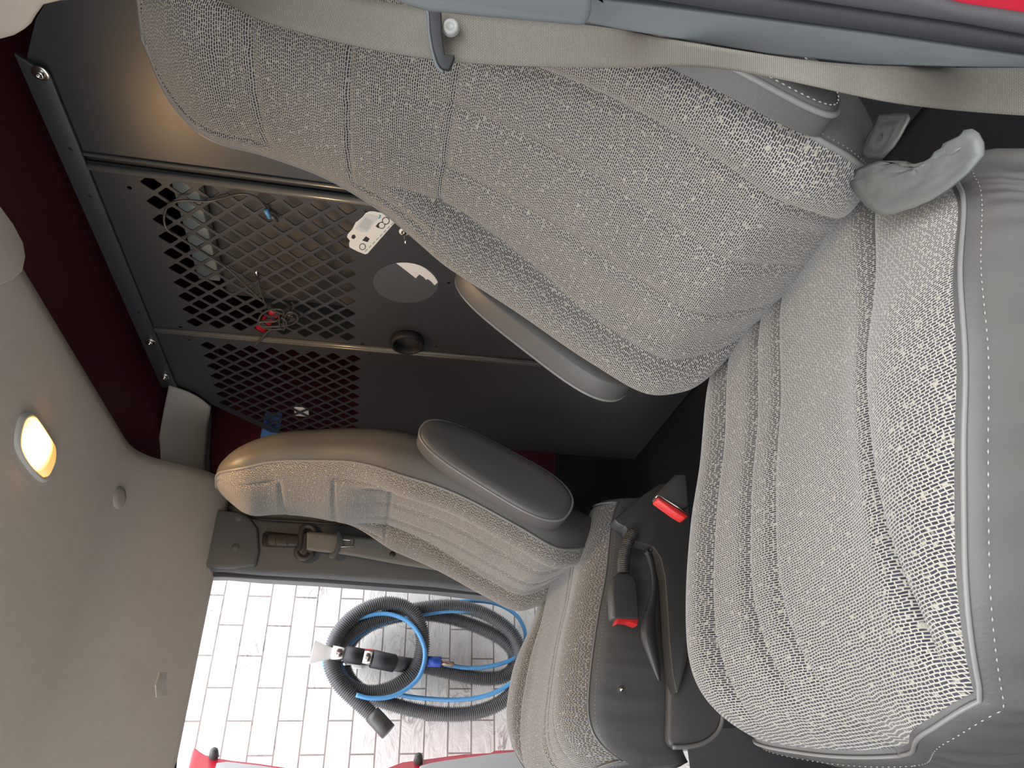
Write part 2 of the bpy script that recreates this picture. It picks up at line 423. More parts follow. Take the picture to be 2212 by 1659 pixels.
    cu = grid('cushion', G, FAB, root, GU)
    loop = [G[i][0] for i in range(NC)]+[G[NC-1][j] for j in range(1, NC)]+[G[i][NC-1] for i in range(NC-2, -1, -1)]+[G[0][j] for j in range(NC-2, 0, -1)]
    cen = Vector((cx, yc, .5)); rs = []; 
    prof = [(0, 0), (.006, -.002), (.013, -.012), (.017, -.03), (.019, -.06), (.016, -.10), (.012, -.14), (.004, -.175), (-.02, -.19)]
    for du, dz in prof:
        ring = []
        for idx, v in enumerate(loop):
            d = Vector((v.x-cen.x, v.y-cen.y, 0)); dn = Vector((d.x/CWm**2, d.y/CL**2, 0)).normalized()
            wr = (.0016*sin(idx*.21+3*sin(idx*.047))+.0009*sin(idx*.43+2*sin(idx*.09)+dz*30))*sst(-dz, .01, .05)*(1.6 if side < 0 else .5)
            tz = v.z+dz if dz > -.05 else (v.z+dz)*(1-sst(-dz, .05, .19))+(.345+(-.19-dz)*-1*.0)*sst(-dz, .05, .19)
            ring.append(Vector((v.x, v.y, 0))+dn*(du+wr)+Vector((0, 0, tz)))
        rs.append(ring)
    cs = grid('cushion_side', rs, VIN, root, cv=True); cs['label'] = 'grey vinyl cushion border'
    tube('cushion_piping', [p+Vector((0, 0, .001)) for p in rs[1][::4]], .0018, PIPE, root, sides=8, closed=True)
    pts = resample(rs[2]+[rs[2][0]], .007); sv, sf = [], []
    for a, b in zip(pts, pts[1:]):
        m_ = (a+b)/2; d = (b-a).normalized(); n_ = Vector((m_.x-cen.x, m_.y-cen.y, .12)).normalized(); u = d.cross(n_).normalized(); n0 = len(sv)
        for e1, e2 in ((-1, 0), (0, 1), (1, 0), (0, -1)): sv.append(m_+d*e1*.0018+u*e2*.0006+n_*.0005)
        sv += [m_+n_*.0013]
        for a1, b1_ in ((0, 1), (1, 2), (2, 3), (3, 0)): sf.append((n0+a1, n0+b1_, n0+4))
    mesh('stitching', sv, sf, THREAD, root)
    # ---- seat base
    box('seat_base', (cx-.20, -.50, 0), (cx+.20, -.12, .345), BLACK, root, bevel=.01)
    # ---- armrest, folded up along the inboard side of the backrest
    ax = -1.0*(lerp(W_TAB, .7)+.006)
    A0, A1 = (-.155, .545), (.012, .850)
    du = Vector((A1[0]-A0[0], A1[1]-A0[1])).normalized(); nn = Vector((-du.y, du.x)); Ln = (Vector(A1)-Vector(A0)).length
    ol = []
    for q in range(48):
        th = 2*pi*q/48; c, s = cos(th), sin(th)
        a_ = (abs(c)**.55)*(1 if c > 0 else -1); b_ = (abs(s)**.8)*(1 if s > 0 else -1)
        hw = .050-.006*a_
        p = Vector(A0)+du*(Ln*(.5+.5*a_))+nn*b_*hw
        ol.append(p)
    pc = Vector(A0)+du*Ln*.5
    rg = []
    for off, sc_ in ((0, .0), (0, .97), (.004, 1.0), (.040, 1.0), (.050, .985), (.056, .95), (.059, .88), (.061, .6), (.0615, .0)):
        rg.append([T(ax-off, pc.x+(p.x-pc.x)*sc_, pc.y+(p.y-pc.y)*sc_) for p in ol])
    ar = grid('armrest', rg, VIN, root, cv=True)
    tube('piping', rg[4], .0028, PIPE, ar, sides=8, closed=True)
    # ---- outboard bolster pad
    B0, B1 = (-.196, .548), (-.100, .840)
    du2 = Vector((B1[0]-B0[0], B1[1]-B0[1])).normalized(); n2 = Vector((-du2.y, du2.x)); L2 = (Vector(B1)-Vector(B0)).length
    rg = []
    for off, sc_ in ((-.02, 1.0), (.004, 1.0), (.010, .97), (.013, .85), (.014, 0)):
        rr_ = []
        for q in range(40):
            th = 2*pi*q/40; c, s = cos(th), sin(th)
            a_ = (abs(c)**.6)*(1 if c > 0 else -1); b_ = (abs(s)**.8)*(1 if s > 0 else -1)
            p = Vector(B0)+du2*(L2*(.5+.5*a_*sc_))+n2*b_*.038*sc_
            rr_.append(T(lerp(W_TAB, p.y)+off, p.x, p.y))
        rg.append(rr_)
    if side > 0: return root, T          # the far seat's outer pad is out of sight behind its backrest
    pd = grid('side_pad', rg, VIN, root, cv=True)
    sp = resample(rg[2]+[rg[2][0]], .0062); sv, sf = [], []; nx = Vector((out, 0, 0))
    for a, b in zip(sp, sp[1:]):
        m_ = (a+b)/2; d = (b-a).normalized(); u = d.cross(nx).normalized(); n0 = len(sv)
        for e1, e2 in ((-1, 0), (0, 1), (1, 0), (0, -1)): sv.append(m_+d*e1*.0022+u*e2*.0009+nx*.0008)
        sv += [m_+nx*.0018]
        for a1, b1_ in ((0, 1), (1, 2), (2, 3), (3, 0)): sf.append((n0+a1, n0+b1_, n0+4))
    mesh('stitching', sv, sf, STL, pd)
    tube('piping', rg[1], .003, PIPE, pd, sides=8, closed=True)
    return root, T

drv, TD = build_seat('captains_chair', 'grey woven cloth high-back van seat nearest, with worn vinyl side beside the open door', .495, -1, .05, radians(9))
pas, TP = build_seat('captains_chair', 'grey woven cloth van seat farther off, with dark folded armrest, by the bright doorway', -.495, 1, 0.0, 0.0)

# ================================================================ HELPERS FOR TRACED PIECES
def px(l, ax, val): return [at(a, b, ax, val) for a, b in l]
def crop(l, s, ox, oy): return [(ox+a/s, oy+b/s) for a, b in l]
def plate(name, l, ax, val, th, m, parent=None, bevel=.002):
    off = [0, 0, 0]; off['xyz'.index(ax)] = th
    return prism(name, px(l, ax, val), off, m, parent, bevel=bevel)
def ribbon(name, A, B, m, parent=None, th=.0015, n=6, arch=0):
    A = crom(A, n); B = crom(B, n); W_ = []; U = []; acc = 0
    for i, (a, b) in enumerate(zip(A, B)):
        if i: acc += ((a+b)/2-(A[i-1]+B[i-1])/2).length
        W_.append([a.lerp(b, k/6) for k in range(7)]); U.append([(k/6*.047, acc) for k in range(7)])
    o = grid(name, W_, m, parent, U); md = o.modifiers.new('t', 'SOLIDIFY'); md.thickness = th; md.offset = 0
    return o

# ================================================================ PARTITION
YP = .41
def holed_panel(name, outline, holes, parent, m=STEEL, th=.0025):
    """flat sheet in the plane y = YP with real cut-outs"""
    bm = bmesh.new(); es = []
    for loop in [outline]+holes:
        vv = [bm.verts.new((x, YP, z)) for x, z in loop]
        es += [bm.edges.new((vv[i], vv[(i+1) % len(vv)])) for i in range(len(vv))]
    bmesh.ops.triangle_fill(bm, use_beauty=True, use_dissolve=False, edges=es, normal=(0, -1, 0))
    me = bpy.data.meshes.new(name); bm.to_mesh(me); bm.free()
    o = link(name, me, m, parent); md = o.modifiers.new('t', 'SOLIDIFY'); md.thickness = th; md.offset = 0
    return local(o, parent)
def dia(cx, cz, a=.0205, b=.0215, r=.16):
    """rounded diamond hole"""
    c = [(a, 0), (0, b), (-a, 0), (0, -b)]; out = []
    for i in range(4):
        p, q, n = c[i-1], c[i], c[(i+1) % 4]
        for t in (r, r*.35): out.append((q[0]+(p[0]-q[0])*t*.9, q[1]+(p[1]-q[1])*t*.9)) if t == r else out.append((q[0]*.93, q[1]*.93))
        out.append((q[0]+(n[0]-q[0])*r*.9, q[1]+(n[1]-q[1])*r*.9))
    return [(cx+x, cz+z) for x, z in out]
def circ(cx, cz, r, n=14): return [(cx+r*cos(2*pi*k/n), cz+r*sin(2*pi*k/n)) for k in range(n)]
def lattice(x0, z0, ok=lambda x, z: True):
    H = []
    for i in range(10):
        for j in range(8):
            H.append((x0-i*.0518, z0-j*.0538))
            if i < 9 and j < 7: H.append((x0-(i+.5)*.0518, z0-(j+.5)*.0538))
    return [dia(x, z) for x, z in H if ok(x, z)]
part = empty('cargo_partition', 'satin black steel cargo partition with diamond mesh windows behind the two seats', 'partition', (-.1, YP, 0))
h1 = lattice(.003, 1.411)+[circ(-.017, 1.455, .005), circ(.002, .995, .005), circ(-.49, .995, .005), circ(-.49, 1.45, .005), circ(-.2, .80, .004), circ(-.47, .80, .004)]
holed_panel('mesh_panel', [(.040, 1.54), (.040, .02), (-.500, .02), (-.505, 1.54)], h1, part)
def okl(x, z): return z < 1.54-(-.80-x)*.973-.045 if x < -.76 else True
h2 = lattice(-.566, 1.395, okl)+[circ(-.545, 1.44, .004), circ(-.535, .975, .004)]
holed_panel('mesh_panel', [(-.512, 1.54), (-.507, .02), (-1.07, .02), (-1.07, 1.262), (-.785, 1.54)], h2, part)
tr = [yp(a, b, YP) for a, b in ((52, 112), (78, 40), (100, 4))]
holed_panel('side_panel', [(.054, .02), (.054, 1.54), (.25, 1.545), (tr[1].x, tr[1].z), (tr[2].x, tr[2].z), (.62, 1.40), (.98, 1.1), (.98, .02)], [circ(.08, .9, .004)], part)
# rolled edges of the sheets and the dark joint between them
def fold(name, x, x2, z0, z1, r=.006, m=STEEL_E):
    tube(name, [(x2, YP-.004, z0), (x, YP-.004, z1)], r, m, part, sides=16)
fold('rolled_edge', .030, .032, .02, 1.515, .008)
fold('rolled_edge', -.504, -.498, .02, 1.515, .006)
fold('rolled_edge', -.515, -.509, .02, 1.515, .0035)
fold('rolled_edge', .060, .062, .02, 1.515, .004)
box('joint_strip', (.036, YP+.004, .02), (.058, YP+.010, 1.52), BLACK, part)
# top rail
prism('top_rail', [(x, YP-.006, z) for x, z in ((.262, 1.556), (-.788, 1.556), (-.80, 1.512), (-.74, 1.514), (.228, 1.514))], (0, -.006, 0), STEEL, part, bevel=.001)
for p in ((88, 157), (325, 737), (356, 812)):
    c = at(*p, 'y', YP-.012)
    b = lathe('washer', [(0, -.0), (.0125, 0), (.0135, -.001), (.0135, -.0025), (.0125, -.0035), (.007, -.0035)], c, (0, 1, 0), CHROME, part)
    lathe('bolt_head', [(.008, -.003), (.008, -.0075), (.0065, -.009), (.0035, -.009), (.003, -.006), (0, -.006)], c, (0, 1, 0), CHROME, b, seg=6)
for p in ((153, 322), (195, 424), (300, 675)):
    c = at(*p, 'y', YP-.0121); lathe('rail_hole', [(0, 0), (.004, 0), (.0045, .001)], c, (0, 1, 0), BLACK, part, seg=12)
c = at(532, 938, 'y', YP-.002) if False else at(675-50, 930, 'y', YP-.002)

# socket ring low on the mesh panel
c = at(880, 732, 'y', YP)
rg = empty('cable_port', 'round black plastic port with slotted centre, low on the partition', 'vent', (c.x, YP-.002, c.z))
lathe('port_ring', [(.034, 0), (.043, -.001), (.045, -.008), (.043, -.020), (.038, -.023), (.034, -.020), (.033, .0), (.030, .03)], (c.x, YP-.0015, c.z), (0, 1, 0), BLACK, rg, seg=40)
lathe('port_core', [(0, .012), (.030, .012), (.031, .02)], (c.x, YP, c.z), (0, 1, 0), BLACK, rg, seg=30)
for k in range(6):
    a = 2*pi*k/6; box('port_fin', (c.x-.002, YP+.002, c.z-.010), (c.x+.002, YP+.012, c.z+.010), DPLAS, rg, rot=Matrix.Rotation(a, 3, 'Y'))

# toggle switch
c = at(873, 500, 'y', YP-.002)
tg = empty('toggle_switch', 'small bright metal toggle switch beside the white truck sticker', 'switch', (c.x, c.y, c.z))
lathe('switch_washer', [(0, 0), (.011, 0), (.011, -.0015), (.006, -.002)], c, (0, 1, 0), WHITE, tg)
lathe('switch_nut', [(.0065, -.001), (.0065, -.005), (.004, -.006), (.004, -.009), (.003, -.009)], c, (0, 1, 0), CHROME, tg, seg=6)
c2 = c+Vector((0, -.009, 0)); tube('switch_lever', [c2, c2+Vector((-.003, -.010, -.003)), c2+Vector((-.006, -.019, -.006))], .0022, CHROME, tg, sides=10, rf=lambda i: (.0016, .0021, .003)[i])

# stickers on the partition
so = crop([(590, 310), (690, 330), (855, 435), (700, 610), (520, 815), (490, 825), (400, 790), (305, 740), (298, 700), (310, 660), (275, 620), (280, 590), (340, 520), (380, 440), (400, 430), (460, 380), (500, 330), (540, 312)], 5.53, 700, 400)
stk = plate('truck_sticker', so, 'y', YP-.0020, -.0004, WHITE, bevel=None)
tag(stk, 'white truck-shaped sticker with tiny print on the black partition', 'sticker')
def mark(name, l, m, parent, dy=-.0026, s=5.53, ox=700, oy=400): return plate(name, crop(l, s, ox, oy), 'y', YP+dy, -.0002, m, parent, bevel=None)
INK = mat('black ink', (.03, .03, .035), .6); GREYI = mat('grey ink', (.38, .4, .43), .6); CY = mat('light blue ink', (.06, .38, .65), .6); PALE = mat('pale grey print', (.62, .66, .70), .6)
def wheel_mark(cx_, cy_, r):
    o = [(cx_+r*cos(2*pi*k/20), cy_+r*sin(2*pi*k/20)) for k in range(20)]
    w_ = mark('printed_wheel', o, INK, stk); i_ = [(cx_+r*.78*cos(2*pi*k/20), cy_+r*.78*sin(2*pi*k/20)) for k in range(20)]
    mark('printed_hub', i_, WHITE, w_, -.0029)
wheel_mark(460, 735, 40); wheel_mark(738, 425, 46); wheel_mark(688, 480, 42)
mark('printed_body', [(500, 350), (560, 345), (660, 375), (520, 560), (460, 565), (370, 520), (420, 440)], PALE, stk, -.0025)
mark('printed_window', [(335, 595), (365, 590), (380, 620), (355, 645), (325, 630)], INK, stk)
mark('printed_tank', [(455, 660), (500, 610), (545, 640), (520, 680)], INK, stk)
mark('printed_axle', [(615, 490), (650, 515), (690, 440), (650, 450)], INK, stk)
mark('printed_flag', [(655, 350), (685, 360), (670, 395), (640, 400), (665, 375)], CY, stk)
for k in range(6):
    x0, y0 = 400+k*26, 520-0*k
    a = (455+k*17-40, 500+k*8); b = (540+k*15-40, 385+k*8)
    d = (3, 3); mark('printed_text', [a, b, (b[0]+5, b[1]+5), (a[0]+5, a[1]+5)], GREYI, stk, -.0028)
a, b = (480, 795), (835, 430); 
for k in range(8):
    t0, t1 = k/8+.015, (k+1)/8-.03
    p = (a[0]+(b[0]-a[0])*t0, a[1]+(b[1]-a[1])*t0); q = (a[0]+(b[0]-a[0])*t1, a[1]+(b[1]-a[1])*t1)
    mark('printed_text', [p, q, (q[0]+9, q[1]+9), (p[0]+9, p[1]+9)], GREYI, stk, -.0028)
to = crop([(860, 930), (930, 924), (1000, 925), (1080, 938), (1150, 960), (1215, 995), (1270, 1040), (1310, 1080), (1340, 1120), (1360, 1160), (1320, 1195), (1280, 1150), (1240, 1120), (1220, 1130), (1190, 1100), (1140, 1065), (1095, 1110), (980, 1020)], 5.53, 700, 400)
tag(plate('torn_sticker', to, 'y', YP-.0020, -.0003, WHITE, bevel=None), 'torn white remnant of a round sticker on the black partition', 'sticker')
RES = mat('adhesive residue', (.075, .082, .092), .62)
ro = [at(700+(975+390*cos(t))/5.53, 400+(1165+240*sin(t)+60*cos(t)*.2)/5.53, 'y', YP-.0014) for t in [2*pi*k/60 for k in range(60)]]
res = prism('adhesive_ring', ro, (0, -.0003, 0), RES); tag(res, 'dull round patch of sticker residue under the torn white remnant', 'stain')

# black cord tangled in front of the mesh
cs_ = 3.687
def cordp(l, y): return [at(250+a/cs_, 330+b/cs_, 'y', y+.004*sin(i*1.7)) for i, (a, b) in enumerate(l)]
cord = empty('tangled_cord', 'thin black cord knotted and hanging on the right diamond mesh window', 'cord', tuple(cordp([(1330, 1300)], YP-.02)[0]))
CB = mat('black cord sheath', (.07, .07, .072), .3)
tube('cord', crom(cordp([(1240, 500), (1190, 430), (1120, 355), (1000, 328), (850, 360), (720, 388), (560, 378), (440, 400), (400, 450), (385, 540), (420, 620), (520, 680), (700, 800), (900, 930), (1050, 1070), (1180, 1190), (1290, 1270), (1400, 1300)], YP-.012), 8), .0024, CB, cord, sides=8)
tube('cord', crom(cordp([(1400, 1300), (1440, 1330), (1450, 1290), (1380, 1270), (1340, 1330), (1330, 1400), (1200, 1400), (1140, 1360), (1160, 1290), (1240, 1250), (1320, 1250), (1340, 1290), (1280, 1340), (1150, 1350), (1180, 1385), (1300, 1380), (1390, 1370), (1450, 1330), (1430, 1280), (1360, 1290)], YP-.018), 8), .0024, CB, cord, sides=8)
tube('cord', crom(cordp([(1130, 950), (1140, 1060), (1170, 1150), (1190, 1200), (1250, 1260), (1370, 1280), (1420, 1220), (1400, 1190)], YP-.010), 8), .0016, CB, cord, sides=8)
tube('cord', crom(cordp([(1300, 1300), (1310, 1390), (1340, 1410), (1360, 1350), (1320, 1310)], YP-.024), 8), .0019, CB, cord, sides=8)
tube('cord_tail', crom(cordp([(1330, 1360), (1220, 1420), (1160, 1480), (1105, 1540)], YP-.014), 6), .003, CB, cord, sides=8)
pl = cordp([(1240, 500), (1290, 545)], YP-.014); t_ = tube('plug', [pl[0], pl[0].lerp(pl[1], .5), pl[1]], .005, CB, cord, rf=lambda i: (.004, .0055, .003)[i]); t_['label'] = 'taped plug end'
pl = cordp([(1195, 455), (1225, 515)], YP-.015); t_ = tube('blue_tape', pl, .0048, BLUE, cord); t_['label'] = 'pale blue tape'
pl = cordp([(1120, 940), (1130, 1000)], YP-.012); tube('connector', pl, .0035, CHROME, cord)['label'] = 'bright metal connector'

# ---------------------------------------------------------------- load space seen through the mesh
GB = mat('grey brown board', (.20, .18, .165), .7, var=(5, .25))
c0 = at(478, 560, 'y', .62); c1 = at(760, 430, 'y', .62); c2 = at(650, 690, 'y', .62)
cab = box('storage_cabinet', (-.62, .62, 0), (.45, 1.3, at(470, 560, 'y', .62).z), GB, bevel=.01)
tag(cab, 'grey-brown storage cabinet in the load space behind the right mesh window', 'cabinet')
PS = mat('pale green plastic', (.42, .46, .42), .5)
tz = at(450, 520, 'y', .60).z
tag(box('shelf_board', (-.48, .56, tz-.02), (.06, .60, tz+.035), PS, bevel=.003), 'pale grey-green board across the top of the cabinet behind the mesh', 'board')
tag(box('dusty_box', (-1.0, .70, .0), (-.66, 1.2, at(590, 790, 'y', .7).z), mat('dusty black plastic', (.05, .055, .052), .8, var=(60, .6)), bevel=.01), 'dusty black box behind the left mesh window', 'box')
p = at(587, 918, 'x', -1.06); tag(box('blue_window_patch', (-1.076, p.y-.06, p.z-.03), (-1.055, p.y+.05, p.z+.03), mat('painted blue window reflection', (.12, .32, .85), .8), bevel=.01), 'painted blue window reflection seen through the left mesh window by the passenger seat', 'window reflection')  # blue reflection of a side window, made as a solid coloured patch
p = at(652, 884, 'y', .424); tag(box('paper_tag', (p.x-.028, .413, p.z-.022), (p.x+.028, .418, p.z+.022), WHITE, bevel=.004), 'small white card seen through the left mesh window', 'card')
p = at(575, 690, 'y', .42); tag(box('red_handle', (p.x-.07, .412, p.z-.015), (p.x+.05, .43, p.z+.015), RED, bevel=.008, rot=Matrix.Rotation(.5, 3, 'Y')), 'short red bar behind the cord tangle, seen through the mesh', 'handle')

# ================================================================ HEADLINER FITTINGS
c = at(72, 968, 'z', 1.533)
lamp = empty('dome_lamp', 'glowing amber-white dome lamp in the beige headliner', 'lamp', tuple(c))
def on_ceiling(l, dz=0):
    out = []
    for a, b in l:
        z = 1.535
        for _ in range(4): p = at(a, b, 'z', z+dz); z = lz(p.x)
        out.append(p)
    return out
bez = crop([(220, 612), (265, 620), (310, 670), (400, 800), (470, 900), (497, 980), (495, 1100), (465, 1190), (430, 1260), (395, 1290), (350, 1282), (270, 1210), (170, 1080), (115, 960), (108, 860), (125, 750), (160, 650)], 4.424, 0, 750)
bz = on_ceiling(bez, -.002); cc = sum(bz, Vector())/len(bz)
bz = [p for p in crom(bz, 4, True)]
R_ = []
for sc_, dz in ((1.0, .002), (1.0, -.004), (.985, -.008), (.93, -.011), (.86, -.011), (.83, -.007)):
    R_.append([cc+(p-cc)*sc_+Vector((0, 0, dz)) for p in bz])
bzo = grid('lamp_bezel', R_, mat('pale grey lamp bezel', (.5, .48, .46), .5), lamp, cv=True)
LE = bpy.data.materials.new('glowing ribbed lens'); LE.use_nodes = True; nt = LE.node_tree; b = nt.nodes['Principled BSDF']
b.inputs['Base Color'].default_value = (.9, .75, .5, 1); b.inputs['Roughness'].default_value = .3
tc = nt.nodes.new('ShaderNodeTexCoord'); vd = nt.nodes.new('ShaderNodeVectorMath'); vd.operation = 'DISTANCE'
nt.links.new(tc.outputs['Object'], vd.inputs[0])
bulb = on_ceiling(crop([(290, 910)], 4.424, 0, 750), -.006)[0]
vd.inputs[1].default_value = tuple(bulb)
mr = nt.nodes.new('ShaderNodeMapRange'); mr.inputs['From Min'].default_value = .018; mr.inputs['From Max'].default_value = .058; mr.inputs['To Min'].default_value = 34; mr.inputs['To Max'].default_value = .9
nt.links.new(vd.outputs['Value'], mr.inputs['Value'])
wv = nt.nodes.new('ShaderNodeTexWave'); wv.inputs['Scale'].default_value = 95; wv.bands_direction = 'X'
nt.links.new(tc.outputs['Object'], wv.inputs['Vector'])
wr = nt.nodes.new('ShaderNodeMapRange'); wr.inputs['To Min'].default_value = .75; wr.inputs['To Max'].default_value = 1.15; nt.links.new(wv.outputs['Fac'], wr.inputs['Value'])
mm = nt.nodes.new('ShaderNodeMath'); mm.operation = 'MULTIPLY'; nt.links.new(mr.outputs[0], mm.inputs[0]); nt.links.new(wr.outputs[0], mm.inputs[1])
b.inputs['Emission Color'].default_value = (1.0, .52, .08, 1); nt.links.new(mm.outputs[0], b.inputs['Emission Strength'])
R_ = []
for sc_, dz in ((.845, -.006), (.82, -.012), (.72, -.0155), (.5, -.018), (.25, -.019), (.0, -.0192)):
    R_.append([cc+(p-cc)*sc_+Vector((0, 0, dz)) for p in bz])
lens = grid('lamp_lens', R_, LE, lamp, cv=True); lens['label'] = 'glowing ribbed amber lens'
pl_ = bpy.data.lights.new('dome_bulb', 'AREA'); pl_.shape = 'DISK'; pl_.size = .07; pl_.energy = 3.2; pl_.color = (1, .62, .3)
po = bpy.data.objects.new('dome_bulb', pl_); COL.objects.link(po); po.location = cc+Vector((0, 0, -.026)); po.parent = lamp; local(po, lamp)
# round caps and the embossed label
def cap(p, name, label, r, dep):
    q = on_ceiling([p])[0]; n = Vector((-(lz(q.x+.01)-lz(q.x-.01))/.02, 0, 1)).normalized()
    o = lathe(name, [(r, 0), (r, -dep*.5), (r*.9, -dep), (r*.4, -dep*1.05), (0, -dep)], q, n, BEIGE if dep > 0 else BEIGE); tag(o, label, 'clip')
cap((103, 876), 'headliner_plug', 'small round recessed plug in the headliner beside the dome lamp', .016, .003)
cap((252, 1075), 'headliner_clip', 'oval beige push clip in the headliner between lamp and doorway', .027, .010)
l4_ = on_ceiling([(343, 1452), (358, 1452), (358, 1505), (336, 1507), (334, 1480)], .001)
tag(prism('embossed_label', l4_, (0, 0, -.0025), LINER, bevel=.0008), 'small embossed rectangle in the headliner above the passenger doorway', 'label')

# ================================================================ PASSENGER SIDE TRIM
XL = -.95
pil = [(430, 1092), (470, 1100), (520, 1106), (545, 1118), (600, 1124), (800, 1134), (1000, 1150), (1150, 1165), (1300, 1180), (1300, 1302), (1150, 1290), (940, 1264), (700, 1246), (560, 1238), (480, 1231), (440, 1231), (430, 1225), (429, 1160)]
struct(plate('trim_2', pil, 'x', XL, -.12, TRIM, bevel=.012))
struct(plate('trim_3', [(432, 1094), (520, 1106), (540, 1118), (556, 1140), (560, 1190), (552, 1222), (500, 1226), (437, 1224), (430, 1160)], 'x', XL+.014, -.03, TRIM, bevel=.008))
for p in ((516, 1118), (508, 1183)):
    c = at(*p, 'x', XL+.014); tag(lathe('trim_cap', [(0, .002), (.010, .002), (.0112, .0008), (.0112, -.002)], c, (1, 0, 0), TRIM), 'round trim cap near the top of the far pillar, %s of two' % ('rear' if p[0] == 516 else 'front'), 'cap')
XR = XL+.005
hdr = [(362, 832), (450, 876), (446, 930), (440, 985), (438, 1050), (434, 1100), (420, 1072), (400, 1045), (375, 1030), (352, 1028), (350, 1015), (340, 1000), (338, 985), (345, 930)]
ua = [at(365, 832, 'y', .398)]+[at(a, b, 'x', x) for a, b, x in ((354, 885, -.83), (343, 950, -.88), (341, 990, -.905), (352, 1022, -.93), (375, 1030, -.945), (400, 1045, -.96), (432, 1088, -.985))]
ub = [at(455, 878, 'y', .398)]+[at(a, b, 'x', x) for a, b, x in ((450, 915, -.96), (446, 960, -.985), (443, 1000, -1.0), (444, 1030, -1.0), (447, 1055, -1.0), (452, 1080, -1.0), (462, 1100, -1.0))]
UA, UB = crom(ua, 6), crom(ub, 6); hr = []
for p_, q_ in zip(UA, UB): hr.append([p_.lerp(q_, k/10)+Vector((.012*sin(pi*k/10), 0, -.012*sin(pi*k/10))) for k in range(11)])
h_ = struct(grid('trim_4', hr, BEIGE)); md = h_.modifiers.new('t', 'SOLIDIFY'); md.thickness = .004; md.offset = 0
def xtube(name, l, x, r, m): return struct(tube(name, crom(px(l, 'x', x), 6), r, m, sides=12))
xtube('trim_5', [(448, 868), (446, 930), (443, 985), (447, 1030), (462, 1068), (500, 1098), (560, 1112), (700, 1122), (900, 1142), (1050, 1160)], -1.03, .014, TRIM)
xtube('trim_6', [(1300, 1312), (1150, 1291), (950, 1270), (700, 1251), (560, 1243), (480, 1238), (450, 1241), (428, 1256), (413, 1290), (400, 1350), (386, 1480), (371, 1659), (366, 1720)], -.985, .011, BLACK)
# red sheet below the beige header (closed load-space door)
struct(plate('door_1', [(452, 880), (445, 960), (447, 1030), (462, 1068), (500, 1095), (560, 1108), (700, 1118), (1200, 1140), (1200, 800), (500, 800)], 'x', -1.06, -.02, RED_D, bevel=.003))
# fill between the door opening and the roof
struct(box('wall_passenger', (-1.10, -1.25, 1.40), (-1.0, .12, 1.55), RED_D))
struct(box('trim_7', (-1.05, -1.25, -.55), (-.99, .09, -.03), DPLAS, bevel=.01))

# passenger belt
pb = empty('seat_belt', 'grey webbing belt with latch plate on the far door pillar behind the passenger seat', 'seat belt', tuple(at(660, 1175, 'x', XL+.01)))
def xpl(name, l, x, th, m, parent, bevel=.002): return plate(name, l, 'x', x, th, m, parent, bevel)
sc1 = lambda l: crop(l, 3.568, 380, 1050)
xpl('slider_slot', sc1([(665, 370), (690, 345), (960, 372), (965, 475), (680, 465), (663, 450)]), XL+.003, -.01, BLACK, pb, .003)
sl = xpl('height_slider', sc1([(705, 385), (725, 362), (960, 378), (965, 460), (720, 455), (700, 440)]), XL+.022, -.02, DPLAS, pb, .006)
for q in (765, 855): xpl('slider_groove', sc1([(q, 368), (q+4, 368), (q+4, 458), (q, 458)]), XL+.0225, -.003, BLACK, sl, None)
ring = crom(px(sc1([(965, 380), (975, 330), (1010, 308), (1050, 320), (1070, 360), (1030, 400), (1020, 480), (1050, 505), (1040, 540), (990, 560), (945, 545), (930, 500), (955, 470)]), 'x', XL+.020), 4, True)
tube('guide_ring', ring, .008, DPLAS, pb, closed=True, sides=10)
xpl('guide_plate', sc1([(962, 380), (1025, 350), (1025, 500), (990, 540), (940, 510)]), XL+.022, -.006, DPLAS, pb, .003)
def xr(A, B, x0, x1, m, name, parent):
    n = len(A); return ribbon(name, [at(*p, 'x', x0+(x1-x0)*i/(n-1)) for i, p in enumerate(A)], [at(*p, 'x', x0+(x1-x0)*i/(n-1)) for i, p in enumerate(B)], m, parent)
BELT_D = ribbed_mat('grey webbing', (.30, .29, .265))
xr(sc1([(1010, 355), (1130, 360), (1250, 372), (1450, 395), (1700, 405), (1900, 420), (2300, 450)]), sc1([(1008, 490), (1100, 505), (1240, 520), (1400, 545), (1700, 600), (1950, 640), (2300, 690)]), XL+.030, XL+.02, BELT_D, 'webbing', pb)
xr(sc1([(1290, 385), (1500, 410), (1700, 460), (2000, 520), (2300, 590)]), sc1([(1275, 460), (1450, 500), (1650, 545), (1900, 600), (2300, 680)]), XL+.024, XL+.014, BELT_D, 'webbing', pb)
xpl('latch_plate', sc1([(1240, 345), (1268, 350), (1275, 385), (1290, 395), (1290, 450), (1262, 480), (1240, 540), (1210, 555), (1180, 545), (1180, 520), (1215, 510), (1240, 440)]), XL+.036, -.006, TRIM, pb, .002)
xpl('latch_tongue', sc1([(1285, 398), (1372, 408), (1365, 468), (1270, 470), (1285, 455), (1340, 455), (1345, 420), (1287, 415)]), XL+.035, -.003, CHROME, pb, .001)
c = at(*sc1([(1668, 528)])[0], 'x', XL+.022); lathe('belt_button', [(0, .006), (.006, .006), (.0085, .004), (.009, 0)], c, (1, 0, 0), DPLAS, pb)

